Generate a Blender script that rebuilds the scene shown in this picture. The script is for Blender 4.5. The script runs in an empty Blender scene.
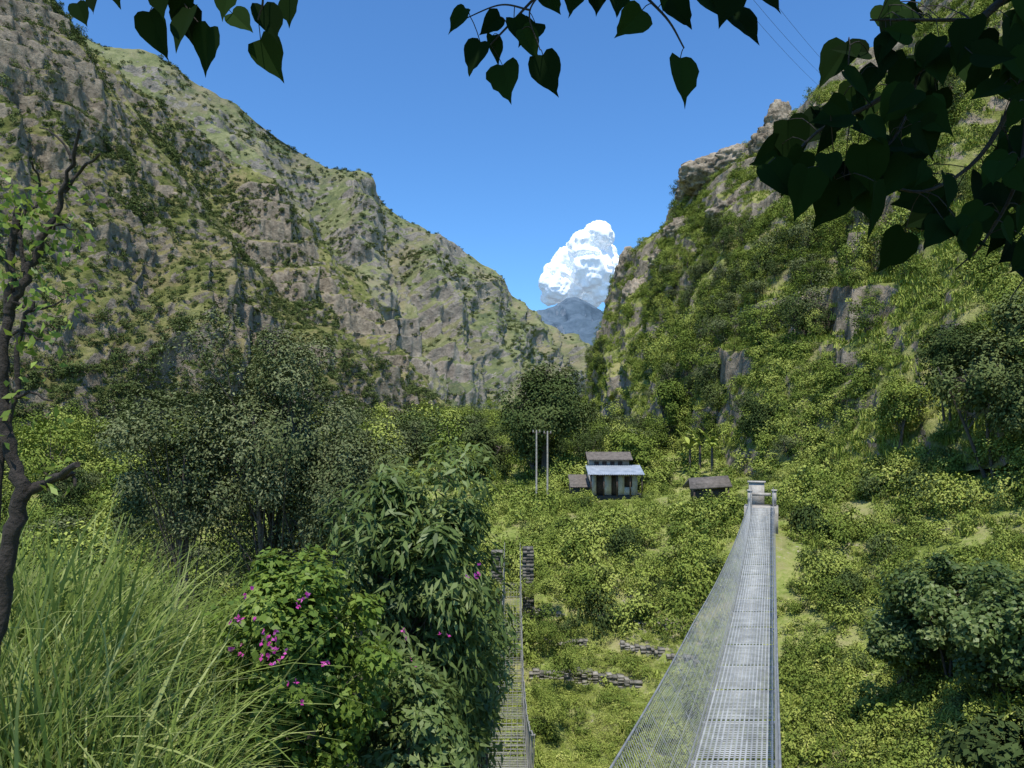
import bpy, math, numpy as np, bmesh
from mathutils import Vector
F=745.0
def S(px,py,d):
    """survey: bearing/elevation read from the photo + estimated distance -> world position (metres)"""
    return np.array([(px-512)/F*d, d, (430-py)/F*d])
scene=bpy.context.scene
def nrm(v):
    return v/np.maximum(np.linalg.norm(v,axis=-1,keepdims=True),1e-9)
# ---------------- noise ----------------
def _h(ix,iy,iz,s):
    v=np.sin(ix*127.1+iy*311.7+iz*74.7+s*13.37)*43758.5453
    return v-np.floor(v)
def vn(x,y,z=0,s=0):
    x=np.asarray(x,float); y=np.asarray(y,float); z=np.zeros_like(x)+z
    ix,iy,iz=np.floor(x),np.floor(y),np.floor(z)
    fx,fy,fz=x-ix,y-iy,z-iz
    fx=fx*fx*(3-2*fx); fy=fy*fy*(3-2*fy); fz=fz*fz*(3-2*fz)
    def L(a,b,t): return a+(b-a)*t
    r=[]
    for k in (0,1):
        a=L(_h(ix,iy,iz+k,s),_h(ix+1,iy,iz+k,s),fx)
        b=L(_h(ix,iy+1,iz+k,s),_h(ix+1,iy+1,iz+k,s),fx)
        r.append(L(a,b,fy))
    return L(r[0],r[1],fz)
def fbm(x,y,z=0,s=0,o=5,ridge=False):
    a=1.;t=0.;n=0.;f=1.
    for i in range(o):
        v=vn(x*f,y*f,z*f if not np.isscalar(z) or z else 0,s+i*7)
        if ridge: v=1-np.abs(2*v-1)
        t=t+a*v;n+=a;a*=.5;f*=2.03
    return t/n
def sst(a,b,x):
    t=np.clip((x-a)/(b-a),0,1); return t*t*(3-2*t)
# ---------------- mesh builder ----------------
class MB:
    def __init__(s): s.V=[];s.L=[];s.T=[];s.M=[];s.C=[];s.n=0
    def add(s,V,Fc,mat=0,tint=.5):
        V=np.asarray(V,float).reshape(-1,3);Fc=np.asarray(Fc,int)
        s.V.append(V);s.L.append((Fc+s.n).ravel());s.T.append(np.full(len(Fc),Fc.shape[1]))
        s.M.append(np.full(len(Fc),mat)); s.C.append(np.zeros(len(Fc))+tint); s.n+=len(V)
    def mesh(s,name,mats,smooth=False):
        me=bpy.data.meshes.new(name)
        V=np.concatenate(s.V);L=np.concatenate(s.L);T=np.concatenate(s.T)
        me.vertices.add(len(V));me.vertices.foreach_set('co',V.ravel())
        me.loops.add(len(L));me.loops.foreach_set('vertex_index',L.astype(np.int32))
        me.polygons.add(len(T))
        st=np.concatenate([[0],np.cumsum(T)[:-1]])
        me.polygons.foreach_set('loop_start',st.astype(np.int32))
        me.polygons.foreach_set('loop_total',T.astype(np.int32))
        me.polygons.foreach_set('material_index',np.concatenate(s.M).astype(np.int32))
        if smooth: me.polygons.foreach_set('use_smooth',np.ones(len(T),bool))
        for m in mats: me.materials.append(m)
        a=me.attributes.new('tint','FLOAT','FACE');a.data.foreach_set('value',np.concatenate(s.C).astype(np.float32))
        me.update(calc_edges=True);me.validate()
        return me
    def obj(s,name,mats,smooth=False,parent=None,link=True):
        o=bpy.data.objects.new(name,s.mesh(name,mats,smooth))
        if link: scene.collection.objects.link(o)
        if parent: o.parent=parent
        return o
def empty(name,loc=(0,0,0)):
    o=bpy.data.objects.new(name,None);scene.collection.objects.link(o);return o
def tube(mb,P,r,sides=6,mat=0,tint=.5):
    P=np.asarray(P,float);k=len(P);r=np.zeros(k)+r
    T=nrm(np.gradient(P,axis=0));up=np.array([0.13,0.21,1.]) if abs(T[:,2]).mean()<.8 else np.array([1.,.2,.1])
    A=nrm(np.cross(T,up));B=np.cross(T,A)
    th=np.arange(sides)/sides*2*np.pi
    V=P[:,None]+r[:,None,None]*(A[:,None]*np.cos(th)[None,:,None]+B[:,None]*np.sin(th)[None,:,None])
    i=np.arange(k-1)[:,None]*sides;j=np.arange(sides)[None];j2=(j+1)%sides
    Fc=np.stack([i+j,i+j2,i+sides+j2,i+sides+j],-1).reshape(-1,4)
    mb.add(V,Fc,mat,tint)
    mb.add(V[[0,-1]].reshape(-1,3),np.array([list(range(sides))[::-1],list(range(sides,2*sides))]),mat,tint)
def smooth_path(P,n=24):
    P=np.asarray(P,float);k=len(P);t=np.linspace(0,k-1,n);i=np.clip(t.astype(int),0,k-2);f=(t-i)[:,None]
    Q=np.vstack([2*P[0]-P[1],P,2*P[-1]-P[-2]])
    p0,p1,p2,p3=Q[i],Q[i+1],Q[i+2],Q[i+3]
    return .5*((2*p1)+(-p0+p2)*f+(2*p0-5*p1+4*p2-p3)*f*f+(-p0+3*p1-3*p2+p3)*f**3)
BF=np.array([[0,3,2,1],[4,5,6,7],[0,1,5,4],[1,2,6,5],[2,3,7,6],[3,0,4,7]])
def box(mb,c,s,mat=0,tint=.5,rot=0,jit=0,rng=None):
    v=np.array([[-1,-1,-1],[1,-1,-1],[1,1,-1],[-1,1,-1],[-1,-1,1],[1,-1,1],[1,1,1],[-1,1,1]])*.5*np.array(s)
    if jit: v=v+rng.uniform(-jit,jit,v.shape)
    cr,sr=math.cos(rot),math.sin(rot)
    v=np.stack([v[:,0]*cr-v[:,1]*sr,v[:,0]*sr+v[:,1]*cr,v[:,2]],-1)+np.array(c)
    mb.add(v,BF,mat,tint)
def slab(mb,p,th,mat=0,tint=.5):
    p=np.array(p,float);n=nrm(np.cross(p[1]-p[0],p[3]-p[0]))*th
    mb.add(np.vstack([p-n,p]),BF,mat,tint)
def leaves(mb,P,D,N,L,W,mat=0,tint=.5,fold=.18):
    D=nrm(D);R=nrm(np.cross(D,N));N=np.cross(R,D)
    L=(np.zeros(len(P))+L)[:,None];W=(np.zeros(len(P))+W)[:,None]
    V=np.stack([P,P+D*L*.45+R*W*.5+N*W*fold,P+D*L-N*L*.12,P+D*L*.45-R*W*.5+N*W*fold],1)
    i=np.arange(len(P))[:,None]*4
    mb.add(V,np.concatenate([i,i+1,i+2,i+3],1),mat,tint)
def rdir(rng,n): return nrm(rng.normal(size=(n,3)))
def ico(sub):
    bm=bmesh.new();bmesh.ops.create_icosphere(bm,subdivisions=sub,radius=1)
    V=np.array([v.co[:] for v in bm.verts]);Fc=np.array([[v.index for v in f.verts] for f in bm.faces]);bm.free();return V,Fc
# ---------------- materials ----------------
def newmat(name):
    m=bpy.data.materials.new(name);m.use_nodes=True;nt=m.node_tree;nt.nodes.clear();return m,nt
def N(nt,t,**k):
    n=nt.nodes.new(t)
    for a,b in k.items(): setattr(n,a,b)
    return n
def ramp(nt,fac,stops):
    r=N(nt,'ShaderNodeValToRGB');e=r.color_ramp.elements
    e[0].position,e[0].color=stops[0][0],(*stops[0][1],1);e[1].position,e[1].color=stops[-1][0],(*stops[-1][1],1)
    for p,c in stops[1:-1]:
        q=e.new(p);q.color=(*c,1)
    nt.links.new(fac,r.inputs[0]);return r.outputs[0]
def math_(nt,op,a,b):
    n=N(nt,'ShaderNodeMath',operation=op)
    for i,v in enumerate((a,b)):
        if isinstance(v,(int,float)): n.inputs[i].default_value=v
        else: nt.links.new(v,n.inputs[i])
    return n.outputs[0]
def leafmat(name,dark,mid,light,trans=.3,rough=.55,randw=.5,spec=.35):
    m,nt=newmat(name);l=nt.links
    at=N(nt,'ShaderNodeAttribute',attribute_name='tint');oi=N(nt,'ShaderNodeObjectInfo')
    f=math_(nt,'ADD',math_(nt,'MULTIPLY',at.outputs['Fac'],1-randw),math_(nt,'MULTIPLY',oi.outputs['Random'],randw))
    c=ramp(nt,f,[(0.05,dark),(.5,mid),(.95,light)])
    o=N(nt,'ShaderNodeOutputMaterial')
    if rough is None:
        p=N(nt,'ShaderNodeBsdfDiffuse');l.new(c,p.inputs[0])
    else:
        p=N(nt,'ShaderNodeBsdfPrincipled');p.inputs['Roughness'].default_value=rough;p.inputs['Specular IOR Level'].default_value=spec
        l.new(c,p.inputs['Base Color'])
    if trans==0:
        l.new(p.outputs[0],o.inputs[0]);return m
    tr=N(nt,'ShaderNodeBsdfTranslucent');hs=N(nt,'ShaderNodeHueSaturation');hs.inputs['Value'].default_value=1.5;hs.inputs['Hue'].default_value=.485
    l.new(c,hs.inputs['Color']);l.new(hs.outputs[0],tr.inputs[0])
    mx=N(nt,'ShaderNodeMixShader');mx.inputs[0].default_value=trans
    l.new(p.outputs[0],mx.inputs[1]);l.new(tr.outputs[0],mx.inputs[2])
    l.new(mx.outputs[0],o.inputs[0]);return m
def surfmat(name,c1,c2,scale=5,rough=.8,metal=0,bump=.3,tintw=.3,c3=None):
    m,nt=newmat(name);l=nt.links
    tc=N(nt,'ShaderNodeTexCoord');no=N(nt,'ShaderNodeTexNoise');no.inputs['Scale'].default_value=scale;no.inputs['Detail'].default_value=8;no.inputs['Roughness'].default_value=.65
    l.new(tc.outputs['Object'],no.inputs['Vector'])
    at=N(nt,'ShaderNodeAttribute',attribute_name='tint')
    f=math_(nt,'ADD',no.outputs['Fac'],math_(nt,'MULTIPLY',math_(nt,'SUBTRACT',at.outputs['Fac'],.5),tintw))
    st=[(.3,c1),(.7,c2)] if c3 is None else [(.3,c1),(.52,c2),(.72,c3)]
    c=ramp(nt,f,st)
    p=N(nt,'ShaderNodeBsdfPrincipled');p.inputs['Roughness'].default_value=rough;p.inputs['Metallic'].default_value=metal
    l.new(c,p.inputs['Base Color'])
    b=N(nt,'ShaderNodeBump');b.inputs['Strength'].default_value=bump;b.inputs['Distance'].default_value=.05
    l.new(no.outputs['Fac'],b.inputs['Height']);l.new(b.outputs[0],p.inputs['Normal'])
    o=N(nt,'ShaderNodeOutputMaterial');l.new(p.outputs[0],o.inputs[0]);return m
def hillmat(name,g1,g2,g3,r1,r2,sc,bumpd,detail_sc,dry=None):
    m,nt=newmat(name);l=nt.links
    geo=N(nt,'ShaderNodeNewGeometry')
    def noise(s,d=8,r=.6):
        n=N(nt,'ShaderNodeTexNoise');n.inputs['Scale'].default_value=s;n.inputs['Detail'].default_value=d;n.inputs['Roughness'].default_value=r
        l.new(geo.outputs['Position'],n.inputs['Vector']);return n.outputs['Fac']
    a=noise(sc,6);b=noise(detail_sc,8,.72)
    f=math_(nt,'ADD',math_(nt,'MULTIPLY',a,.5),math_(nt,'MULTIPLY',b,.5))
    g=ramp(nt,f,[(.40,g1),(.49,g2),(.59,g3)])
    if dry:
        d_=noise(sc*1.7,7,.65);dk=ramp(nt,d_,[(.48,(0,0,0)),(.62,(.75,.75,.75))])
        md=N(nt,'ShaderNodeMixRGB');l.new(dk,md.inputs[0]);l.new(g,md.inputs[1]);md.inputs[2].default_value=(*dry,1);g=md.outputs[0]
    rr=ramp(nt,b,[(.33,r1),(.66,r2)])
    at=N(nt,'ShaderNodeAttribute',attribute_name='rock')
    k=math_(nt,'ADD',at.outputs['Fac'],math_(nt,'MULTIPLY',math_(nt,'SUBTRACT',b,.5),1.8))
    kk=ramp(nt,k,[(.42,(0,0,0)),(.56,(1,1,1))])
    mx=N(nt,'ShaderNodeMixRGB');l.new(kk,mx.inputs[0]);l.new(g,mx.inputs[1]);l.new(rr,mx.inputs[2])
    p=N(nt,'ShaderNodeBsdfDiffuse')
    l.new(mx.outputs[0],p.inputs[0])
    bu=N(nt,'ShaderNodeBump');bu.inputs['Strength'].default_value=.9;bu.inputs['Distance'].default_value=bumpd
    l.new(b,bu.inputs['Height']);l.new(bu.outputs[0],p.inputs['Normal'])
    o=N(nt,'ShaderNodeOutputMaterial');l.new(p.outputs[0],o.inputs[0]);return m

M_shrub=leafmat('shrub_leaf',(.055,.09,.02),(.175,.23,.045),(.37,.41,.10),0,None,randw=.6)
M_herb=leafmat('herb_leaf',(.14,.19,.035),(.27,.325,.065),(.45,.46,.14),0,None)
M_dark=leafmat('dark_leaf',(.026,.044,.016),(.07,.10,.032),(.15,.18,.065),0,None)
M_oliv=leafmat('olive_leaf',(.04,.058,.025),(.10,.125,.05),(.22,.24,.12),0,None,randw=.2)
M_gras=leafmat('grass_blade',(.10,.15,.035),(.22,.29,.07),(.44,.47,.20),.35,None,randw=.35)
M_bush=leafmat('bush_leaf',(.045,.08,.024),(.13,.19,.05),(.27,.33,.13),.3,.45,randw=.1,spec=.25)
M_boug=leafmat('bougainvillea_leaf',(.05,.10,.018),(.15,.23,.035),(.30,.39,.08),.3,.5,randw=.1,spec=.25)
M_pink=leafmat('pink_bract',(.5,.04,.30),(.7,.07,.45),(.8,.2,.6),.4,.7,randw=.1)
M_over=leafmat('shaded_overhang_leaf',(.006,.014,.004),(.010,.024,.005),(.018,.04,.008),.08,.9,randw=.1,spec=.04)  # shade under the crown is put into this near-black leaf colour
M_fars=leafmat('far_shrub_leaf',(.045,.068,.024),(.10,.13,.042),(.20,.225,.085),0,None)
M_bark=surfmat('bark',(.05,.04,.03),(.16,.13,.10),12,.9,bump=.6)
M_dbark=surfmat('dark_bark',(.02,.016,.013),(.06,.048,.038),20,.95,bump=.8)
M_steel=surfmat('galvanised_steel',(.34,.35,.34),(.58,.59,.57),3,.55,.3,.1)
M_cable=surfmat('steel_cable',(.22,.23,.23),(.42,.43,.43),5,.5,.4,.1)
M_old=surfmat('rusty_steel',(.20,.19,.16),(.40,.39,.34),3,.8,.1,.2)
M_conc=surfmat('concrete',(.25,.23,.20),(.50,.47,.41),4,.9,bump=.3)
M_stone=surfmat('stone',(.12,.115,.095),(.27,.25,.205),3,.95,bump=.8,tintw=.5,c3=(.38,.36,.31))
M_dstone=surfmat('dark_stone',(.07,.066,.055),(.20,.185,.15),3,.95,bump=.8,tintw=.7)
M_roof=surfmat('metal_roof',(.26,.31,.35),(.50,.55,.60),1.5,.45,.3,.05)
M_brown=surfmat('old_roof',(.07,.06,.05),(.19,.165,.14),3,.9,bump=.4)
M_plas=surfmat('whitewash',(.36,.33,.28),(.64,.61,.55),2,.9)
M_wood=surfmat('dark_wood',(.03,.022,.018),(.10,.07,.05),6,.85)
RK1,RK2=(.13,.11,.08),(.42,.355,.27)
M_rock=hillmat('crag_rock',(.10,.085,.065),(.26,.22,.165),(.45,.385,.30),RK1,RK2,.25,.5,1.1)
M_ground=hillmat('ground_soil',(.12,.16,.035),(.22,.27,.065),(.34,.34,.13),(.20,.165,.11),(.36,.32,.25),.25,.15,3.,dry=(.30,.27,.13))
M_rhill=hillmat('right_hill_surface',(.10,.13,.035),(.215,.24,.07),(.35,.34,.14),RK1,RK2,.06,.8,.6,dry=(.32,.29,.13))
M_lhill=hillmat('left_hill_surface',(.06,.08,.026),(.16,.175,.055),(.29,.28,.115),(.12,.10,.075),(.40,.34,.255),.03,4,.22,dry=(.30,.245,.13))
M_bhill=hillmat('back_mountain_haze_surface',(.10,.125,.07),(.18,.20,.09),(.275,.28,.145),(.17,.15,.13),(.38,.34,.28),.008,9,.06,dry=(.29,.25,.16))  # paler, slightly bluer colours: distance haze painted into the surface
M_far=hillmat('far_mountain_haze_surface',(.07,.105,.14),(.10,.145,.19),(.14,.19,.24),(.13,.17,.21),(.22,.26,.31),.001,30,.006)  # blue base colours carry the aerial haze; no atmosphere in between

# ---------------- lights / camera ----------------
ts=Vector((-0.02,-0.38,0.90)).normalized()
elev=math.asin(ts.z);az=math.atan2(ts.x,ts.y)
w=bpy.data.worlds.new("World");scene.world=w;w.use_nodes=True;nt=w.node_tree
bg=nt.nodes['Background'];sk=nt.nodes.new('ShaderNodeTexSky');sk.sky_type='NISHITA';sk.sun_disc=False
sk.sun_elevation=elev;sk.sun_rotation=az;sk.altitude=900;sk.air_density=1.1;sk.dust_density=.3;sk.ozone_density=2.5
mul=nt.nodes.new('ShaderNodeMixRGB');mul.blend_type='MULTIPLY';mul.inputs[0].default_value=1;mul.inputs[2].default_value=(.66,1.10,1.50,1)
nt.links.new(sk.outputs[0],mul.inputs[1]);nt.links.new(mul.outputs[0],bg.inputs[0]);bg.inputs[1].default_value=.135
sl=bpy.data.lights.new('sun','SUN');sl.energy=5;sl.angle=math.radians(.53);sl.color=(1,.95,.86)
so=bpy.data.objects.new('sun',sl);scene.collection.objects.link(so);so.rotation_euler=ts.to_track_quat('Z','Y').to_euler();so.location=(0,0,60)
cd=bpy.data.cameras.new('camera');cam=bpy.data.objects.new('camera',cd);scene.collection.objects.link(cam)
cd.sensor_width=36;cd.lens=F/1024*36;cd.shift_y=46/1024;cd.clip_start=.05;cd.clip_end=60000
cam.location=(0,0,0);cam.rotation_euler=(math.pi/2,0,0);scene.camera=cam
scene.view_settings.view_transform='Standard';scene.view_settings.look='None';scene.view_settings.exposure=0

# ---------------- ground ----------------
cp=[(0,0,-1.6),(0,-8,-1.0),(-4,0,-1.6),(4,0,-1.8),(-3,4,-2.1),(-6,5,-2.1),(0,4,-2.8),(0,8,-5.2),(-4,9,-4.2),(-9,9,-3.6),
 (4,9,-7),(8,4,-4),(3,15,-10),(-5,16,-7.5),(-14,16,-6),(0,22,-12.8),(8,22,-13),(-12,30,-10),(-30,30,-7),(14,12,-7),(22,5,-1),(-20,60,-11),(-60,60,-9)]
for p in [(600,560,50),(600,640,42),(600,700,37),(600,768,31),(500,640,43),(500,700,36),(430,600,48),(700,560,48),(700,640,40),(700,760,29),(765,530,45.5),(530,610,45),
          (850,570,43),(850,660,33),(850,768,24),(1000,560,34),(1000,700,20),(1060,450,44),(900,480,50),(700,500,62),(600,499,75),(640,499,78),(540,480,85),(450,470,95),(700,462,90),
          (100,455,250),(400,440,230),(580,415,250),(-200,450,150),(300,470,110)]:
    cp.append(tuple(S(*p)))
cp+= [(80,60,-3),(120,150,-8),(60,20,3),(0,600,-8),(600,600,-20),(-600,600,-20),(-300,100,-10),(300,0,-8),(-300,-200,0),(300,-300,0),(0,3000,-20),(3000,3000,-40),(-3000,3000,-40),(3000,-1000,-30),(-3000,-1000,-30)]
cp=np.array(cp,float)
K=np.linalg.norm(cp[:,None,:2]-cp[None,:,:2],axis=-1)
n_=len(cp);A=np.block([[K,np.ones((n_,1))],[np.ones((1,n_)),np.zeros((1,1))]])
sol=np.linalg.solve(A,np.append(cp[:,2],0))
def gz0(x,y):
    x=np.asarray(x,float);y=np.asarray(y,float);sh=x.shape;q=np.stack([x.ravel(),y.ravel()],-1)
    out=np.empty(len(q))
    for i in range(0,len(q),20000):
        d=np.linalg.norm(q[i:i+20000,None]-cp[None,:,:2],axis=-1);out[i:i+20000]=d@sol[:-1]+sol[-1]
    return out.reshape(sh)
STEP=.9
def terr(x,y): return np.exp(-(((x-5.0)/7.)**2+((y-36)/8)**2)**2)
def gz(x,y):
    z=gz0(x,y)
    w_=terr(x,y)
    fr=z/STEP-np.floor(z/STEP);zt=(np.floor(z/STEP)+.10*fr+.90*sst(.80,1,fr))*STEP
    z=z+(zt-z)*w_
    dist=np.sqrt(x*x+y*y)
    z=z+(fbm(x/6,y/6,s=3,o=4)-.5)*1.2*(1-.85*w_)*sst(2,15,dist)+(fbm(x/60,y/60,s=5,o=4)-.5)*6*sst(90,200,dist)
    return z
def axis(lo,hi,n,k):
    t=np.linspace(np.arcsinh(lo/k),np.arcsinh(hi/k),n);return np.sinh(t)*k
gx=axis(-4000,4000,560,14);gy=axis(-1200,6000,620,14)
X,Y=np.meshgrid(gx,gy);Z=gz(X,Y)
def gridmesh(name,P,mats,rock,smooth=True):
    a,b=P.shape[:2];mb=MB()
    i=np.arange(a-1)[:,None]*b+np.arange(b-1)[None]
    mb.add(P.reshape(-1,3),np.stack([i,i+1,i+b+1,i+b],-1).reshape(-1,4))
    o=mb.obj(name,mats,smooth)
    at=o.data.attributes.new('rock','FLOAT','POINT');at.data.foreach_set('value',rock.ravel().astype(np.float32));return o
rk=.12+.35*sst(.5,.75,fbm(X/5,Y/5,s=21,o=4))*.6
rk=rk+.6*np.exp(-((X+130)/60)**2-((Y-260)/60)**2)+.12*terr(X,Y)
gridmesh('ground',np.stack([X,Y,Z],-1),[M_ground],rk)

# ---------------- hills (lofted) ----------------
def loft(name,crest,base,nu,nt_,A,lam,seed,mat,prof=1.0,back=1.0,crestn=.3,rockbias=0.,rk0=-.02,fine=.28,gl=1.2):
    crest=np.array([S(*c) for c in crest]);base=np.array([S(*c) for c in base])
    C=smooth_path(crest,nu);B=smooth_path(base,nu)
    t=np.linspace(0,1,nt_)
    front=B[:,None]+(C-B)[:,None]*t[None,:,None]
    front[...,2]=B[:,None,2]+(C-B)[:,None,2]*(t**prof)[None]
    tb=np.linspace(0,back,nt_//3)[1:]
    out=C-B;out=out.copy();
    bk=C[:,None]+np.stack([out[:,0:1]*tb,out[:,1:2]*tb,-out[:,2:3]*tb*.9],-1)
    P=np.concatenate([front,bk],1);T=np.concatenate([t,1+tb])
    du=np.gradient(P,axis=0);dt=np.gradient(P,axis=1);n=nrm(np.cross(du,dt))
    n*=np.sign((n[...,2:3]).mean())
    s_u=np.concatenate([[0],np.cumsum(np.linalg.norm(np.diff(C,axis=0),axis=-1))])[:,None]
    Tm=T[None]+0*s_u
    env=crestn+(1-crestn)*np.clip(np.sin(np.pi*np.clip(Tm,0,2)),0,1)**.6
    env=np.where(Tm>1,crestn+(1-crestn)*np.clip((Tm-1)*2,0,1),env)
    warp=(fbm(P[...,0]/lam/1.3,P[...,1]/lam/1.3,P[...,2]/lam/1.3,seed+9,3)-.5)*1.6
    d1=fbm((s_u/lam+Tm*.5+warp),Tm*1.2,0.,seed,3,True)-.55
    dg=fbm((s_u/lam*3.2+Tm*1.1+warp*1.7),Tm*2.2,0.,seed+2,3,True)-.55
    d2=fbm(P[...,0]/lam*2,P[...,1]/lam*2,P[...,2]/lam*2,seed+3,5,True)-.5
    d3=fbm(P[...,0]/lam*8,P[...,1]/lam*8,P[...,2]/lam*8,seed+5,5)-.5
    disp=A*(d1*gl+dg*.45+d2*.65+d3*fine)*env
    P=P+n*disp[...,None]
    st=lam*.16;zz=P[...,2]/st+2*fbm(P[...,0]/lam*1.5,P[...,1]/lam*1.5,0,seed+31,3)
    fr=zz-np.floor(zz);cr=sst(.50,.66,fbm(P[...,0]/lam*1.3,P[...,1]/lam*1.3,P[...,2]/lam*1.7,seed+33,5)+rockbias)
    P[...,2]+=cr*(sst(.3,.7,fr)-fr)*st*1.0*np.clip(env+.2,0,1)
    du=np.gradient(P,axis=0);dt=np.gradient(P,axis=1);nn=nrm(np.cross(du,dt));sl_=np.abs(nn[...,2])
    rock=.75*sst(.55,.22,sl_)+.5*cr*sst(.75,.4,sl_)+.3*(cr)+rk0
    gridmesh(name,P,[mat],rock)
    return P,Tm,rock,d1+.5*dg
rc=[(606,424,270),(610,368,262),(608,325,255),(613,290,248),(629,262,238),(650,240,222),(668,220,210),(692,188,198),(722,166,188),(752,148,178),(782,130,170),(806,110,162),(830,84,155),(868,56,148),(905,25,142),(950,-30,136),(1030,-110,130),(1200,-260,115),(1500,-420,95),(1900,-500,70)]
rb=[(606,462,262),(608,466,235),(610,470,210),(612,474,190),(616,478,172),(620,480,155),(626,482,140),(636,486,126),(652,490,114),(674,492,103),(700,494,93),(735,496,83),(770,496,74),(812,494,66),(860,488,58),(925,478,50),(1010,468,42),(1120,470,33),(1400,480,22),(2100,500,12)]
RH=loft('right_hill',rc,rb,620,330,8,38,11,M_rhill,prof=1.12,crestn=.3,rockbias=.03,rk0=.0)
lc=[(-1500,-700,160),(-900,-520,230),(-500,-420,290),(-250,-260,330),(-80,-110,350),(10,-40,360),(48,12,365),(84,58,372),(118,102,380),(152,146,388),(190,190,396),(228,236,404),(270,280,410),(318,328,416),(366,370,422),(410,400,428),(450,424,432),(490,446,436)]
lb=[(-3000,520,70),(-1800,500,100),(-1000,490,125),(-600,480,150),(-350,478,170),(-200,476,185),(-100,474,200),(-20,472,212),(50,470,222),(110,470,232),(160,468,242),(210,466,255),(260,464,270),(310,462,290),(355,460,310),(400,458,335),(440,456,365),(478,456,400)]
LH=loft('left_hill',lc,lb,700,360,24,75,23,M_lhill,prof=1.0,crestn=.35,rockbias=.0,rk0=.10,fine=.4,gl=1.5)
mc=[(20,-20,560),(80,40,580),(130,84,600),(175,112,620),(215,145,640),(256,180,660),(296,218,680),(334,262,700),(370,304,715),(400,348,730),(425,387,745),(450,416,760),(475,440,770)]
mb_=[(-40,470,380),(60,470,390),(120,468,400),(170,466,420),(220,464,440),(260,462,460),(300,460,480),(335,458,500),(365,456,530),(395,455,560),(420,453,600),(445,452,640),(470,450,690)]
MH=loft('middle_spur_hill',mc,mb_,480,280,42,115,37,M_lhill,prof=.95,crestn=.35,rockbias=.0,rk0=.08,fine=.35,gl=1.5)
bc=[(-60,0,1000),(40,14,1030),(100,50,1060),(150,58,1090),(200,88,1120),(245,114,1150),(300,152,1190),(342,178,1220),(364,179,1250),(388,208,1280),(432,238,1330),(480,264,1390),(500,284,1430),(520,308,1480),(545,328,1540),(572,345,1600),(592,362,1660),(606,388,1700)]
bb=[(-100,460,620),(0,460,640),(80,458,660),(140,458,690),(190,456,720),(235,456,750),(280,454,790),(320,452,830),(350,450,870),(380,449,910),(420,448,960),(455,446,1010),(485,444,1060),(510,442,1110),(535,440,1170),(565,438,1240),(590,436,1300),(612,434,1360)]
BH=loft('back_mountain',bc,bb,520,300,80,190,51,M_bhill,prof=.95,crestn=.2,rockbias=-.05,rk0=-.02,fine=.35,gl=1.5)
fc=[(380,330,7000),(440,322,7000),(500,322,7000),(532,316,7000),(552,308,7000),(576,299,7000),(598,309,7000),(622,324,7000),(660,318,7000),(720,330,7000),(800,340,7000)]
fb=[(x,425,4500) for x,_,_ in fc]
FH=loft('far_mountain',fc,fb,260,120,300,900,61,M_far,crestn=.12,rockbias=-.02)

# ---------------- prototypes ----------------
def proto_col(name,objs):
    c=bpy.data.collections.new(name)
    for o in objs: c.objects.link(o)
    return c
def blob(mb,rng,center,radii,K_,rcl,n,L,W,mat=0,inner=.45,droop=.2,ctint=None,outw=.5,rvar=0.):
    c=rdir(rng,K_)*rng.uniform(inner,1,(K_,1))
    c=np.array(center)+c*np.array(radii)
    ct=rng.uniform(0,1,K_) if ctint is None else ctint
    rk_=rcl*(1+rng.uniform(-rvar,rvar,K_))
    k=rng.integers(0,K_,n);d=rdir(rng,n);r=rk_[k][:,None]*rng.uniform(.15,1.1,(n,1))**.5
    sq=np.array([1,1,.75 if rvar==0 else .95])
    P=c[k]+d*r*sq
    out=nrm(P-np.array(center))
    Nn=nrm(out*outw+d*.5+rdir(rng,n)*.7+np.array([0,0,.6]))
    D=nrm(np.cross(Nn,rdir(rng,n))+out*.3-np.array([0,0,droop]))
    leaves(mb,P,D,Nn,L*rng.uniform(.6,1.3,n),W*rng.uniform(.6,1.3,n),mat,np.clip(ct[k]*.55+rng.uniform(0,.45,n),0,1))
    return c
def shrub_proto(i,n,L,mat,K_=14,rcl=.36):
    rng=np.random.default_rng(100+i);mb=MB()
    blob(mb,rng,(0,0,.35),(.75,.75,.5),K_,rcl,n,L,L*.6)
    return mb.obj('shrub_clump',[mat],link=False)
def tree_proto(i,n,L,mat,ht=1.0,tall=1.2,K_=26,name='hill_tree'):
    rng=np.random.default_rng(200+i);mb=MB()
    cz=ht+tall*.5
    c=blob(mb,rng,(0,0,cz),(.8,.8,tall*.75),K_,.34,n,L,L*.55,0,inner=.4)
    top=np.array([rng.uniform(-.15,.15),rng.uniform(-.15,.15),ht+.2])
    tr=smooth_path([[0,0,-.4],[.03,-.04,ht*.5],top],8);tube(mb,tr,np.linspace(.05,.03,8),6,1)
    for k in range(0,K_,2):
        tube(mb,smooth_path([tr[4]+(top-tr[4])*rng.uniform(),(top+c[k])/2+[0,0,-.05],c[k]],5),np.linspace(.022,.006,5),4,1)
    return mb.obj(name,[mat,M_bark],link=False)
C_shr=proto_col('shrub_sources',[shrub_proto(i,380,.14,M_shrub,16,.30) for i in range(4)])
C_thk=proto_col('thicket_sources',[shrub_proto(40+i,1100,.095,m,26,.26) for i,m in enumerate((M_shrub,M_shrub,M_herb,M_dark))])
C_herb=proto_col('herb_sources',[shrub_proto(10+i,100,.26,M_herb,9) for i in range(3)])
C_low=proto_col('low_herb_sources',[shrub_proto(60+i,170,.13,M_herb,14,.3) for i in range(3)])
C_far=proto_col('far_shrub_sources',[shrub_proto(20+i,100,.34,M_fars,9) for i in range(3)])
C_tree=proto_col('tree_sources',[tree_proto(i,1900,.10,m,.6) for i,m in enumerate((M_shrub,M_dark,M_oliv,M_shrub))])
C_ftree=proto_col('far_tree_sources',[tree_proto(10+i,280,.22,m,.4,1.,14) for i,m in enumerate((M_dark,M_fars,M_fars))])
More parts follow.
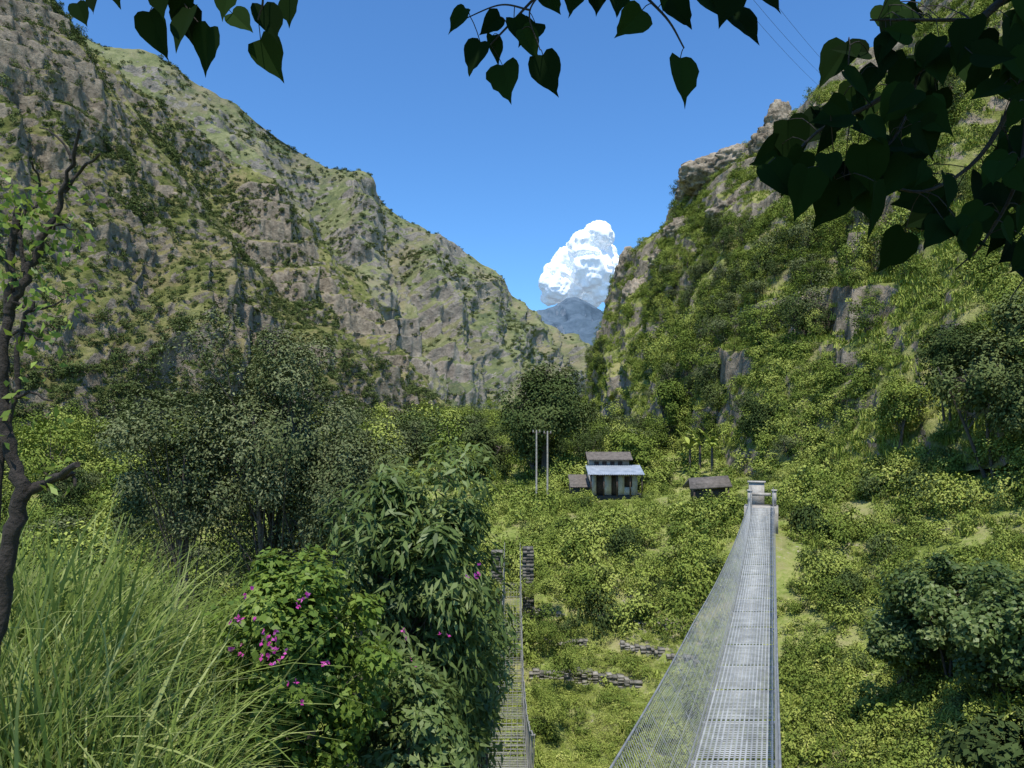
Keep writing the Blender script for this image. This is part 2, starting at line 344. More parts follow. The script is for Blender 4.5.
def grass_proto(i,n=90,hgt=1.,wd=.011,spread=.12,mat=None,name='grass_clump'):
    rng=np.random.default_rng(300+i);mb=MB();seg=6
    a=rng.uniform(0,2*np.pi,n);h=hgt*rng.uniform(.35,1.1,n);lean=rng.uniform(.15,.85,n)*h
    b=np.stack([rng.normal(0,spread,n),rng.normal(0,spread,n),np.zeros(n)],-1)
    t=np.linspace(0,1,seg+1)
    rad=lean[:,None]*t**1.7;zz=h[:,None]*(t-.42*(lean/h)[:,None]*t**2.8*1.4)
    Cn=b[:,None]+np.stack([np.cos(a)[:,None]*rad,np.sin(a)[:,None]*rad,zz],-1)
    side=np.stack([-np.sin(a+rng.normal(0,.5,n)),np.cos(a),0*a],-1)[:,None]
    wv=(wd*rng.uniform(.5,1.4,n)[:,None]*(1-t**2)[None]+.0012)[...,None]
    V=np.stack([Cn-side*wv,Cn+side*wv],2).reshape(-1,3)
    i0=(np.arange(n)[:,None]*(seg+1)+np.arange(seg)[None])*2
    mb.add(V,np.stack([i0,i0+1,i0+3,i0+2],-1).reshape(-1,4),0,np.repeat(rng.uniform(0,1,n)**1.3,seg))
    return mb.obj(name,[mat or M_gras],link=False)
C_gras=proto_col('grass_sources',[grass_proto(i,170,1.,.006,.12) for i in range(5)])
C_hgras=proto_col('hill_grass_sources',[grass_proto(10+i,40,1.,.045,.25,M_herb) for i in range(3)])

def instancer(name,P,R,Sc,idx,col):
    P=np.asarray(P);n=len(P);me=bpy.data.meshes.new(name);me.vertices.add(n);me.vertices.foreach_set('co',P.ravel())
    Sc=np.asarray(Sc);Sc=np.repeat(Sc[:,None],3,1) if Sc.ndim==1 else Sc
    a=me.attributes.new('rot','FLOAT_VECTOR','POINT');a.data.foreach_set('vector',np.asarray(R,float).ravel())
    a=me.attributes.new('scl','FLOAT_VECTOR','POINT');a.data.foreach_set('vector',Sc.ravel())
    a=me.attributes.new('idx','INT','POINT');a.data.foreach_set('value',np.asarray(idx,np.int32))
    o=bpy.data.objects.new(name,me);scene.collection.objects.link(o)
    g=bpy.data.node_groups.new(name+'_scatter','GeometryNodeTree')
    g.interface.new_socket('Geometry',in_out='INPUT',socket_type='NodeSocketGeometry');g.interface.new_socket('Geometry',in_out='OUTPUT',socket_type='NodeSocketGeometry')
    gi=g.nodes.new('NodeGroupInput');go=g.nodes.new('NodeGroupOutput');ip=g.nodes.new('GeometryNodeInstanceOnPoints')
    ci=g.nodes.new('GeometryNodeCollectionInfo');ci.inputs['Collection'].default_value=col;ci.inputs['Separate Children'].default_value=True;ci.inputs['Reset Children'].default_value=True
    def na(nm,t):
        k=g.nodes.new('GeometryNodeInputNamedAttribute');k.data_type=t;k.inputs['Name'].default_value=nm
        return [s for s in k.outputs if s.enabled and s.name=='Attribute'][0]
    er=g.nodes.new('FunctionNodeEulerToRotation')
    L=g.links;L.new(gi.outputs[0],ip.inputs['Points']);L.new(ci.outputs[0],ip.inputs['Instance']);ip.inputs['Pick Instance'].default_value=True
    L.new(na('idx','INT'),ip.inputs['Instance Index']);L.new(na('rot','FLOAT_VECTOR'),er.inputs[0]);L.new(er.outputs[0],ip.inputs['Rotation']);L.new(na('scl','FLOAT_VECTOR'),ip.inputs['Scale'])
    L.new(ip.outputs[0],go.inputs[0])
    m=o.modifiers.new('scatter','NODES');m.node_group=g;return o
def hill_pts(H,n,rng,dens):
    P,T,rock,d1=H;a,b=P.shape[:2]
    nf=int((T[0]<=1.08).sum())
    q=P[:-1,:nf-1];e1=P[1:,:nf-1]-q;e2=P[:-1,1:nf]-q
    ar=np.linalg.norm(np.cross(e1,e2),axis=-1)*dens(P,T,rock,d1)[:-1,:nf-1]
    vis=(np.abs(q[...,0])<q[...,1]*.85+8)&(q[...,2]<q[...,1]*.7+8);ar=ar*vis
    pr=(ar/ar.sum()).ravel();k=rng.choice(len(pr),n,p=pr);i,j=np.unravel_index(k,ar.shape)
    return q[i,j]+e1[i,j]*rng.uniform(0,1,(n,1))+e2[i,j]*rng.uniform(0,1,(n,1))
def rots(rng,n,tilt=.15): return np.stack([rng.normal(0,tilt,n),rng.normal(0,tilt,n),rng.uniform(0,6.283,n)],-1)
def sc3(rng,s,zr=(.7,1.1)):
    n=len(s);return np.stack([s*rng.uniform(.85,1.15,n),s*rng.uniform(.85,1.15,n),s*rng.uniform(*zr,n)],-1)
rng=np.random.default_rng(5)
def vnz(P,lam,s,o=4): return fbm(P[...,0]/lam,P[...,1]/lam,P[...,2]/lam,s,o)
n=5600
P=hill_pts(RH,n,rng,lambda P,T,r,d:(.04+sst(.46,.58,vnz(P,18,71)))*(1-.9*sst(.25,.6,r))*(45/np.maximum(P[...,1],30))**.6*(1-.4*sst(.3,.9,T)))
s=rng.uniform(.5,1.7,n)*(P[:,1]/75)**.3
instancer('right_hill_shrubs',P,rots(rng,n),sc3(rng,s,(.7,1.3)),rng.integers(0,4,n),C_shr)
n=400
P=hill_pts(RH,n,rng,lambda P,T,r,d:(.03+sst(.46,.60,vnz(P,28,73)))*(1-.7*sst(.35,.7,r))*(1-.8*sst(.2,.75,T)))
s=rng.uniform(1.1,2.8,n)
instancer('right_hill_trees',P,rots(rng,n,.08),sc3(rng,s,(.7,1.2)),rng.choice([0,0,1,2,3],n),C_tree)
n=7000
P=hill_pts(RH,n,rng,lambda P,T,r,d:(.2+sst(.6,.4,vnz(P,18,71)))*(1-.85*sst(.25,.6,r))*(45/np.maximum(P[...,1],30)))
instancer('right_hill_grass',P,rots(rng,n),sc3(rng,rng.uniform(.5,1.2,n)),rng.integers(0,3,n),C_hgras)
n=9000
P=hill_pts(LH,n,rng,lambda P,T,r,d:(.12+.5*sst(.48,.62,vnz(P,40,81,5))+.35*sst(0,-.25,d))*(1-.6*sst(.4,.8,r))*(200/np.maximum(P[...,1],100)))
s=rng.uniform(.6,2.1,n)*(P[:,1]/300)**.4
instancer('left_hill_shrubs',P,rots(rng,n),sc3(rng,s),rng.integers(0,3,n),C_far)
n=1400
P=hill_pts(LH,n,rng,lambda P,T,r,d:(.03+.5*sst(.54,.64,vnz(P,40,81,5))+.4*sst(0,-.3,d)+.6*sst(50,5,P[...,2]))*(1-.6*sst(.4,.8,r))*(200/np.maximum(P[...,1],100)))
instancer('left_hill_trees',P,rots(rng,n,.08),sc3(rng,rng.uniform(1.8,3.8,n)),rng.integers(0,3,n),C_ftree)
n=5500
P=hill_pts(MH,n,rng,lambda P,T,r,d:(.10+.5*sst(.50,.62,vnz(P,60,83,5))+.5*sst(0,-.25,d)))
instancer('middle_spur_shrubs',P,rots(rng,n),sc3(rng,rng.uniform(1.3,3.8,n)),rng.integers(0,3,n),C_far)
n=5000
P=hill_pts(BH,n,rng,lambda P,T,r,d:(.08+.6*sst(.50,.6,vnz(P,110,85,5))+.4*sst(0,-.25,d)))
instancer('back_mountain_shrubs',P,rots(rng,n),sc3(rng,rng.uniform(2.5,6.5,n),(.5,.8)),rng.integers(0,3,n),C_far)

IVs,IFs=ico(5)
def crag(mb,c,r,seed,sq=(1,1,1)):
    q=IVs*np.array(r);lam=max(r)*.5
    n3=fbm(q[:,0]/lam+seed,q[:,1]/lam,q[:,2]/lam,seed,5,True)
    bl=fbm(np.floor(q[:,0]/lam*2.3+seed),np.floor(q[:,1]/lam*2.3),np.floor(q[:,2]/lam*3.6),seed,1)
    q=q*(.68+.5*n3+.26*bl)[:,None]
    mb.add(q+c,IFs)
cr_=[((779,126,170),(2.8,2.6,4.8)),((774,146,170),(4.5,4,4)),((716,178,188),(8,6,4.2)),((742,164,182),(6,5,3.6)),((700,194,196),(5,5,3.4)),((630,274,238),(4,5,7)),((618,310,246),(3.4,5,9)),((613,338,250),(3,5,8)),
     ((838,118,150),(5,4,3.5)),((812,142,150),(5,4,3)),((640,300,200),(4,4,5)),((668,262,190),(4,4,3)),((870,170,118),(4,3,2.4)),((960,120,110),(5,4,3.4)),((735,215,160),(5,4,2.6)),((690,232,180),(5,4,3))]
for i,(p,r) in enumerate(cr_):
    mb=MB();crag(mb,S(*p),r,400+i);o=mb.obj('rock_crag'+('' if i==0 else '.%03d'%i),[M_rock],False)

# ---------------- bridge axis ----------------
def deckR(y): return .35*y+.02
DW=1.27
def deckz(y): return -4.8-1.02+1.05*((y-26)/19.5)**2
def near_bridge(x,y,m):
    cx=deckR(y)-DW/2;return (np.abs(x-cx)<m)
def scatter_ground(n,xr,yr,test,seed):
    r=np.random.default_rng(seed);t=r.uniform(0,1,n);y=yr[0]*(yr[1]/yr[0])**t;x=r.uniform(xr[0],xr[1],n)*y+r.uniform(-2,2,n)
    k=test(x,y,r);x,y=x[k],y[k];return np.stack([x,y,gz(x,y)],-1),r
def tst(x,y,r):
    m=fbm(x/6,y/6,s=91,o=3)
    keep=r.uniform(0,1,len(x))<(.12+.9*sst(.42,.56,m))*(1-.95*terr(x,y))
    keep&=~(near_bridge(x,y,1.9)&(y>36)&(y<50))
    keep&=~((x>3.5)&(x<19)&(y>57)&(y<80))&~((np.abs(x)<2.0)&(y>43.5)&(y<48))
    keep&=~((x>-.12*y+0)&(y<21)&(x<.42*y))
    return keep
P,r=scatter_ground(5200,(-.6,.85),(13,130),tst,41);n=len(P)
s=r.uniform(.4,1.4,n)*np.clip(P[:,1]/40,.75,1.6)
z=near_bridge(P[:,0],P[:,1],3.0);s=np.where(z,np.minimum(s,.8),s)
instancer('bank_shrubs',P,rots(r,n),sc3(r,s,(.8,1.4)),r.integers(0,4,n),C_shr)
def tth(x,y,r):
    m=fbm(x/5,y/5,s=191,o=3);k=r.uniform(0,1,len(x))<sst(.40,.56,m)*(1-terr(x,y))**2
    return k&(y>37)&~(near_bridge(x,y,2.6)&(y<50))&~((np.abs(x)<2.0)&(y>43.5)&(y<48))&~((x>3.5)&(x<19)&(y>60))
P,r=scatter_ground(1200,(-.22,.75),(37,70),tth,141);n=len(P)
s=r.uniform(.8,2.1,n)*np.where((P[:,1]>54),.75,1)
instancer('bank_thicket',P,rots(r,n),sc3(r,s,(.9,1.5)),r.choice([0,1,2,0,1,2,3],n),C_thk)
def tth2(x,y,r): return (y<37)&~near_bridge(x,y,3.2)&((x>.42*y)|(x<-.05*y-1.0))&(r.uniform(0,1,len(x))<.6)
P,r=scatter_ground(420,(-.2,.85),(19,37),tth2,142);n=len(P)
s=r.uniform(.35,1.15,n);instancer('slope_thicket',P,rots(r,n),sc3(r,s,(.8,1.4)),r.integers(0,4,n),C_thk)
rq=np.random.default_rng(143);pp=[]
for (x,y,zt,s_) in [(-1.9,44,-9.3,1.5),(-2.6,43,-9.2,1.7),(2.1,44.3,-9.3,1.4),(1.3,44.2,-9.2,1.1),(-1.1,44.2,-9.3,1.1),(-.1,43.6,-10.9,1.0),(1.4,41,-11.0,1.1),(2.2,38,-11.8,1.0),(-1.3,38,-10.8,1.3),(-1.7,34,-11,1.4),(-1.5,30,-11.2,1.5),(1.1,33.5,-12.3,1.0),(-2.4,27,-10.6,1.7),(-1.6,24,-9.8,1.2),(-1.1,41.5,-10.2,1.1),(-1.9,21,-9.3,1.2),(-1.5,19,-8.9,.9)]:
    for j in range(3): pp.append((x+rq.normal(0,.4),y+rq.normal(0,.4),zt-.5+rq.normal(0,.2),s_*rq.uniform(.6,1)))
pp=np.array(pp);instancer('bridge_climbing_shrubs',pp[:,:3],rots(rq,len(pp)),sc3(rq,pp[:,3],(.9,1.4)),rq.integers(0,3,len(pp)),C_thk)
def tsh(x,y,r):
    return (r.uniform(0,1,len(x))<.4*(1-.8*terr(x,y)))&~(near_bridge(x,y,1.2)&(y>41)&(y<50))&~((x>7.5)&(x<13.5)&(y>72)&(y<80))
P,r=scatter_ground(10000,(-.2,.85),(14,100),tsh,42);n=len(P)
s=r.uniform(.2,.6,n);instancer('bank_herbs',P,rots(r,n),sc3(r,s,(.5,1.2)),r.integers(0,3,n),C_herb)
def tte(x,y,r): return (r.uniform(0,1,len(x))<terr(x,y)*(.3+.7*sst(.40,.6,fbm(x/2.5,y/2.5,s=12,o=3))))
P,r=scatter_ground(11000,(-.1,.36),(26,46),tte,46);n=len(P)
s=r.uniform(.12,.5,n);instancer('terrace_herbs',P,rots(r,n),sc3(r,s,(.4,1.1)),r.integers(0,3,n),C_low)
def tts(x,y,r): return (r.uniform(0,1,len(x))<terr(x,y)*sst(.50,.62,fbm(x/2.2,y/2.2,s=17,o=3)))&~near_bridge(x,y,1.5)
P,r=scatter_ground(420,(-.05,.36),(27,46),tts,47);n=len(P)
s=r.uniform(.3,.8,n);instancer('terrace_shrubs',P,rots(r,n),sc3(r,s,(.7,1.3)),r.integers(0,4,n),C_shr)
P,r=scatter_ground(5500,(-.2,.85),(14,90),tsh,43);n=len(P)
instancer('bank_grass',P,rots(r,n),sc3(r,r.uniform(.35,.8,n)),r.integers(0,3,n),C_hgras)
def tlt(x,y,r): return (x<-.06*y-1)&(r.uniform(0,1,len(x))<.8)
P,r=scatter_ground(270,(-.8,-.05),(28,200),tlt,44);n=len(P)
instancer('riverside_wood',P,rots(r,n,.08),sc3(r,r.uniform(1.5,2.8,n)*np.clip(P[:,1]/60,.9,1.7),(.7,1.1)),r.integers(0,4,n),C_tree)
def tvl(x,y,r): return (x>-.14*y)&(x<.20*y)
P,r=scatter_ground(330,(-.14,.2),(96,260),tvl,48);n=len(P)
instancer('valley_wood',P,rots(r,n,.08),sc3(r,r.uniform(1.4,2.6,n)*np.clip(P[:,1]/100,.9,1.6),(.7,1.1)),r.integers(0,4,n),C_tree)
def tlv(x,y,r): return (x<-.14*y)
P,r=scatter_ground(420,(-.85,-.14),(60,260),tlv,49);n=len(P)
instancer('valley_shrubs',P,rots(r,n,.1),sc3(r,r.uniform(1.2,2.6,n)*np.clip(P[:,1]/100,.8,1.6),(.8,1.3)),r.integers(0,4,n),C_shr)

# ---------------- individual trees ----------------
def tree(name,base,crown_c,radii,K_,rcl,n,L,W,mat,tr=.12,stems=1,seed=0,inner=.35,limbs=1.,droop=.2,bark=None,rvar=0.):
    rng=np.random.default_rng(seed);mb=MB();base=np.array(base,float)
    c=blob(mb,rng,crown_c,radii,K_,rcl,n,L,W,0,inner=inner,droop=droop,rvar=rvar)
    cc=np.array(crown_c)
    for s_ in range(stems):
        off=rng.normal(0,.25,3)*[1,1,0]*(stems>1)
        tp=cc+rng.normal(0,.35,3)*np.array(radii)*(1 if stems>1 else .3)
        tp[2]=cc[2]+radii[2]*.2
        pth=smooth_path([base+off,base*.5+tp*.5+rng.normal(0,.08,3)*radii,tp],14);tube(mb,pth,np.linspace(tr,tr*.35,14),8,1)
        for k in range(K_):
            if k%stems!=s_ or rng.uniform()>limbs: continue
            a=pth[rng.integers(5,13)];m=(a+c[k])/2+[0,0,.08*radii[2]]
            tube(mb,smooth_path([a,m,c[k]],7),np.linspace(tr*.3,tr*.05,7),4,1)
    return mb.obj(name,[mat,bark or M_bark])
g=lambda x,y: float(gz(np.array([x]),np.array([y]))[0])
tree('fine_leaved_tree',(-5.0,16.5,g(-5,16.5)-.3),(-5.2,16.5,-.15),(2.5,2.0,3.0),80,.55,44000,.095,.04,M_oliv,.10,5,1,rvar=.4)
tree('fine_leaved_tree.001',(-7.2,16,g(-7,16)-.3),(-7.2,16,-.9),(1.5,1.4,1.9),36,.46,16000,.095,.04,M_oliv,.07,3,2,rvar=.4)
tree('fine_leaved_tree.002',(-3.2,15.5,g(-3.2,15.5)-.3),(-3.1,15.5,-1.5),(1.3,1.2,1.9),34,.42,16000,.095,.04,M_oliv,.07,3,3,rvar=.4)
x,y=3.4,84.;tree('round_tree',(x,y,g(x,y)-.5),(x,y,1.9),(4.9,4.5,5.0),60,1.5,26000,.36,.2,M_dark,.35,3,4,rvar=.3)
x,y=-3.2,88.;tree('round_tree.001',(x,y,g(x,y)-.5),(x,y,-2.5),(3,3,3.2),30,1.2,8000,.36,.2,M_dark,.25,2,5)
x,y=13.8,86.;tree('round_tree.002',(x,y,g(x,y)-.5),(x,y,-2.6),(2.6,2.5,2.4),26,1.0,7000,.34,.2,M_shrub,.2,2,6)
for i,(px,py,d,rr,m) in enumerate([(985,375,44,3.2,M_dark),(1040,330,46,3.6,M_dark),(1035,400,40,2.8,M_dark),(900,405,55,2.2,M_shrub),(735,330,120,5,M_oliv),(830,300,90,4,M_oliv),(680,400,110,4.5,M_shrub),(660,350,150,5,M_shrub),(950,350,48,2.4,M_dark),(765,420,78,3.0,M_dark)]):
    c=S(px,py,d);tree('hillside_tree'+('' if i==0 else '.%03d'%i),c-[0,0,rr*1.9],c,(rr*.8,rr*.8,rr*.85),34,rr*.3,9000,rr*.075,rr*.045,m,rr*.035,2,30+i,rvar=.4)
for i,(px,py,d,rx,rz) in enumerate([(955,600,24,2.1,1.7),(1015,640,20,1.6,1.6),(905,640,25,1.0,1.0)]):
    c=S(px,py,d);tree('broad_leaved_bush'+('' if i==0 else '.%03d'%i),c-[0,0,rz*1.5],c,(rx,rx*.8,rz),46,.48,12000,.18,.12,M_bush,.05,4,50+i,rvar=.4)
c=S(1010,765,7.5);tree('shaded_bush',c-[0,0,1.2],c,(.75,.5,.5),16,.22,2500,.13,.05,M_dark,.02,3,60)  # dark leaf colour stands in for the shade on this bush
tree('long_leaved_bush',(-1.0,7.6,g(-1,7.6)-.2),(-.95,7.5,-1.90),(.76,.75,1.75),75,.30,21000,.15,.04,M_bush,.03,6,70,inner=.25,droop=.6,rvar=.6)
tree('long_leaved_bush.001',(-.3,8.4,g(-.3,8.4)-.2),(-.50,8.3,-2.75),(.46,.6,1.35),26,.27,7000,.15,.04,M_bush,.03,4,71,inner=.3,droop=.6,rvar=.5)
bo=tree('bougainvillea_bush',(-1.9,6.0,g(-1.9,6.0)-.2),(-1.66,5.6,-1.75),(.72,.55,.95),62,.2,15500,.065,.045,M_boug,.025,5,72,inner=.3,droop=.3,rvar=.5)
tree('low_leafy_bush',(-.7,6.4,g(-.7,6.4)-.2),(-.85,6.3,-2.6),(.6,.5,.6),30,.2,7000,.09,.04,M_bush,.03,4,74,inner=.3,droop=.4,rvar=.5)
tree('low_leafy_bush.001',(-3.2,4.3,g(-3.2,4.3)-.2),(-2.35,4.4,-1.75),(.42,.4,.35),18,.16,3500,.08,.03,M_bush,.02,3,75,inner=.3,droop=.4,rvar=.5)
mb=MB();rb_=np.random.default_rng(73)
for (px,py,k) in [(275,640,9),(268,652,6),(236,651,4),(240,620,3),(300,600,3),(412,662,3),(470,575,3),(478,572,3),(250,600,3),(320,660,3),(345,700,3),(405,640,3),(290,690,3),(446,640,2)]:
    d=4.95 if px<330 else 6.6
    for j in range(k):
        c=S(px,py,d)+rb_.normal(0,.045,3);m=3
        leaves(mb,np.repeat(c[None],m,0),nrm(rdir(rb_,m)+[0,-.4,.3]),rdir(rb_,m),.030,.025,0,rb_.uniform(0,1,m))
mb.obj('flowers',[M_pink],parent=bo)
rg=np.random.default_rng(80);pp=[]
for i in range(360):
    d=rg.uniform(3.3,8.5);q=rg.uniform(0,1)
    x=(-.80+.36*q)*d-.12
    pp.append((x,d,g(x,d)-.05))
pp=np.array(pp);n=len(pp)
s=rg.uniform(.8,2.0,n)*np.where(pp[:,1]<4.3,.72,1)*np.clip(1.12-1.6*np.clip(pp[:,0]/pp[:,1]+.62,0,1),.6,1.1)
instancer('tall_grass',pp,rots(rg,n,.32),np.stack([s*1.0,s*1.0,s],-1),rg.integers(0,5,n),C_gras)
def tnb(x,y,r): return (x<-.02*y+.2)|(x>.75*y)
P,r=scatter_ground(650,(-1.0,1.2),(3.5,13),tnb,45);n=len(P)
instancer('near_bank_herbs',P,rots(r,n),sc3(r,r.uniform(.25,.6,n)),r.integers(0,4,n),C_shr)

# ---------------- left bare tree ----------------
mb=MB();D0=3.3;rt=np.random.default_rng(90)
def path(pts,d0=D0,n=22): 
    return smooth_path([S(*(p if len(p)==3 else (p[0],p[1],d0))) for p in pts],n)
tw=[([(-30,1000),(-14,700),(2,600),(10,540),(22,495),(10,450),(2,400),(3,350),(10,300),(12,250),(18,206)],.045,.015,44),
 ([(8,312),(26,275),(45,235),(64,190),(80,132,3.2)],.022,.006,24),([(64,192),(82,170),(101,155,3.1)],.010,.004,10),([(20,497),(48,482),(78,464,3.1)],.028,.012,12),
 ([(60,478),(72,472),(76,485)],.012,.006,8),([(26,275),(20,230),(40,190,3.4),(30,160)],.011,.004,14),([(45,235),(60,225),(75,228)],.008,.003,8),([(4,400),(26,392),(52,400)],.010,.004,8),
 ([(10,300),(34,310),(64,300)],.010,.003,10),([(2,350),(20,330),(55,345)],.009,.003,10),([(72,160),(62,140),(40,128)],.007,.003,8),([(-8,640),(-6,560),(0,470),(14,400),(22,330),(34,300)],.020,.008,20)]
for pts,r0,r1,k in tw:
    q=path(pts,n=k)+rt.normal(0,.006,(k,3));tube(mb,q,np.linspace(r0,r1,k)*rt.uniform(.88,1.14,k),7,0)
for (px,py,k,sp) in [(38,205,60,.08),(20,225,50,.09),(55,240,34,.07),(45,295,36,.08),(60,300,22,.06),(15,280,34,.07),(30,345,26,.08),(10,200,34,.07),(60,470,14,.05),(8,440,18,.06),(45,330,20,.06),(25,400,20,.07),(70,200,14,.05)]:
    c=S(px,py,3.3);p=c+rt.normal(0,sp,(k,3));leaves(mb,p,rdir(rt,k)-[0,0,.5],rdir(rt,k),.05*rt.uniform(.6,1.3,k),.026,1,rt.uniform(.2,1,k))
mb.obj('sparse_tree',[M_dbark,M_boug])

# ---------------- overhanging tree ----------------
HX=np.array([[0,0],[.16,-.06],[.32,-.05],[.43,.08],[.47,.25],[.43,.42],[.35,.57],[.24,.71],[.13,.83],[.05,.95],[0,1.08]])
def heart(mb,base,tipdir,normal,size,tint,bend=.12):
    D=nrm(np.array(tipdir,float));R=nrm(np.cross(D,normal));Nn=np.cross(R,D)
    m=len(HX);wd=ro.uniform(.85,1.08);cv=ro.uniform(-.12,.12)
    for sg in (1,-1):
        v=HX.copy();v[1:-1]+=ro.normal(0,.018,(m-2,2));v[:,0]*=wd*ro.uniform(.92,1.06)
        sh=cv*v[:,1:2]**2
        V=base+size*(v[:,1:2]*D+(sg*v[:,0:1]+sh)*R+(np.abs(v[:,0:1])*.18-(v[:,1:2]**2)*bend)*Nn)
        f=list(range(m)) if sg>0 else list(range(m))[::-1]
        mb.add(V,[f],1,tint)
mb=MB();ro=np.random.default_rng(95)
twigs=[
 ([(330,-160,2.4),(240,-40,2.7),(180,-8,2.8),(120,-4,2.9),(40,-2,3.0)],.012,.004),([(240,-40,2.7),(262,-5,2.7),(258,20,2.75)],.006,.003),([(180,-8,2.8),(188,10,2.8),(205,30,2.8)],.005,.002),
 ([(640,-160,2.5),(600,-60,2.7),(545,-12,2.8),(512,22,2.9),(490,45,2.9)],.010,.003),([(560,-25,2.8),(530,10,2.8),(540,50,2.8)],.005,.002),([(600,-60,2.7),(640,-10,2.8),(668,20,2.8),(684,48,2.8)],.007,.003),([(640,-160,2.5),(710,-50,2.6),(740,-5,2.7)],.008,.003),([(600,-60,2.7),(585,-15,2.8),(578,5,2.8)],.004,.002),([(530,10,2.8),(500,5,2.8),(462,20,2.8)],.004,.002),
 ([(1200,-250,2.6),(1060,-60,2.8),(980,20,2.9),(920,70,3.0),(870,105,3.0),(820,130,3.1),(785,165,3.1)],.020,.004),
 ([(1060,-60,2.8),(1030,60,2.9),(985,150,3.0),(930,190,3.0),(880,185,3.0)],.014,.004),([(1030,60,2.9),(1020,170,2.9),(985,240,2.95),(955,270,3.0)],.010,.003),([(980,20,2.9),(910,20,2.9),(870,20,2.9)],.008,.003),([(870,105,3.),(850,70,3.),(850,45,3.)],.005,.002),([(920,70,3.),(900,130,3.),(865,165,3.),(835,180,3)],.006,.002),([(1020,170,2.9),(1050,230,2.9),(1010,300,2.9)],.006,.002)]
TP=[]
for pts,r0,r1 in twigs:
    q=smooth_path([S(*p) for p in pts],20);tube(mb,q,np.linspace(r0,r1,20),6,0);TP.append(q)
TPa=np.concatenate(TP)
LV=[(148,10,44,.15),(178,2,36,.3),(192,12,44,-.3),(215,34,44,-.35),(248,20,46,.5),(266,10,34,.3),(284,-14,28,0),(218,-8,34,.9),(122,-8,24,.2),(60,-14,24,.3),(166,-12,36,0),(90,-18,28,0),(200,-14,34,.6),(140,-12,30,-.6),(236,-4,34,-.2),(186,-6,34,-.5),
 (466,12,28,-.7),(480,40,34,-.45),(502,48,44,.15),(543,52,42,.25),(522,30,32,.7),(536,8,32,-.6),(500,-4,28,-.9),(548,-14,26,.4),(577,-8,32,-.2),(598,-26,26,.2),(641,14,34,-.8),(655,-6,28,.3),(672,-6,36,.6),(684,50,48,.1),(700,0,40,.8),(716,-20,46,.3),(742,-4,42,.6),(728,4,38,-.5),(560,-28,34,0),(620,-30,34,0),(756,-14,36,.8),(514,12,30,.4),(492,20,28,.2)]
for px,py,sz,an in LV:
    LVd=2.8;b=S(px,py,LVd)+[0,ro.uniform(-.15,.15),0]
    td=np.array([math.sin(an),ro.uniform(-.35,.35),-math.cos(an)])
    heart(mb,b,td,nrm(np.array([ro.uniform(-.6,.6),-1,ro.uniform(-.2,.7)])),sz/F*LVd*.98,ro.uniform())
    q=TPa[np.argmin(np.linalg.norm(TPa-b,axis=1))];tube(mb,smooth_path([q,(q+b)/2+[0,0,.01],b],4),.0018,4,0)
poly=np.array([(880,-40),(862,40),(838,62),(846,92),(800,128),(768,150),(756,190),(800,205),(850,222),(880,232),(900,205),(925,235),(905,262),(955,252),(940,285),(985,262),(1010,300),(1060,310),(1060,-40)])
def inpoly(x,y):
    c=False;j=len(poly)-1
    for i in range(len(poly)):
        xi,yi=poly[i];xj,yj=poly[j]
        if (yi>y)!=(yj>y) and x<(xj-xi)*(y-yi)/(yj-yi)+xi: c=not c
        j=i
    return c
rl=[(788,120,48,.3),(768,164,46,.6),(808,168,50,-.1),(845,180,50,-.4),(876,182,54,.1),(905,174,50,.5),(848,44,42,-.6),(905,232,42,-.5),(780,146,42,-.9),(830,114,44,-.7),(865,144,50,.3),(985,180,60,-.2),(1008,140,40,.3)]
tries=0
while len(rl)<145 and tries<6000:
    tries+=1;px=ro.uniform(750,1055);py=ro.uniform(-50,285)
    if not inpoly(px,py+12) or not inpoly(px,py+34): continue
    dens=float(fbm(np.array([px/45.]),np.array([py/45.]),s=7,o=2)[0])
    if dens<.45 and px<1010: continue
    if min((px-a)**2+(py-b)**2 for a,b,_,_ in rl)<11**2: continue
    rl.append((px,py,ro.uniform(24,44),ro.normal(0,.8)))
for px,py,sz,an in rl:
    d=ro.uniform(2.7,3.4);b=S(px,py,d);td=np.array([math.sin(an),ro.uniform(-.5,.5),-math.cos(an)])
    heart(mb,b,td,nrm(np.array([ro.uniform(-.9,.9),-1,ro.uniform(-.3,1.1)])),sz/F*d,ro.uniform())
    q=TPa[np.argmin(np.linalg.norm(TPa-b,axis=1))];tube(mb,smooth_path([q,(q+b)/2+[0,0,.03],b],5),.002,4,0)
tb=np.array([3.4,0.2,g(3.4,.2)-.3]);tt=np.array([2.6,.6,3.2])
tube(mb,smooth_path([tb,[3.3,.3,.5],tt,[1.8,.8,5]],16),np.linspace(.20,.09,16),10,0)
for e in ([(330,-160,2.4)],[(640,-160,2.5)],[(1200,-250,2.6)]):
    e=S(*e[0]);tube(mb,smooth_path([tt,(tt+e)/2+[0,0,.5],e],12),np.linspace(.06,.012,12),6,0)
blob(mb,ro,(1.9,1.2,4.0),(1.5,.9,.7),34,.6,4500,.20,.17,1,inner=.1)  # crown masses out of view, placed to shade the hanging leaves
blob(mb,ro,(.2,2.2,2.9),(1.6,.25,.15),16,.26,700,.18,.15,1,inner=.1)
mb.obj('overhanging_tree',[M_dbark,M_over])

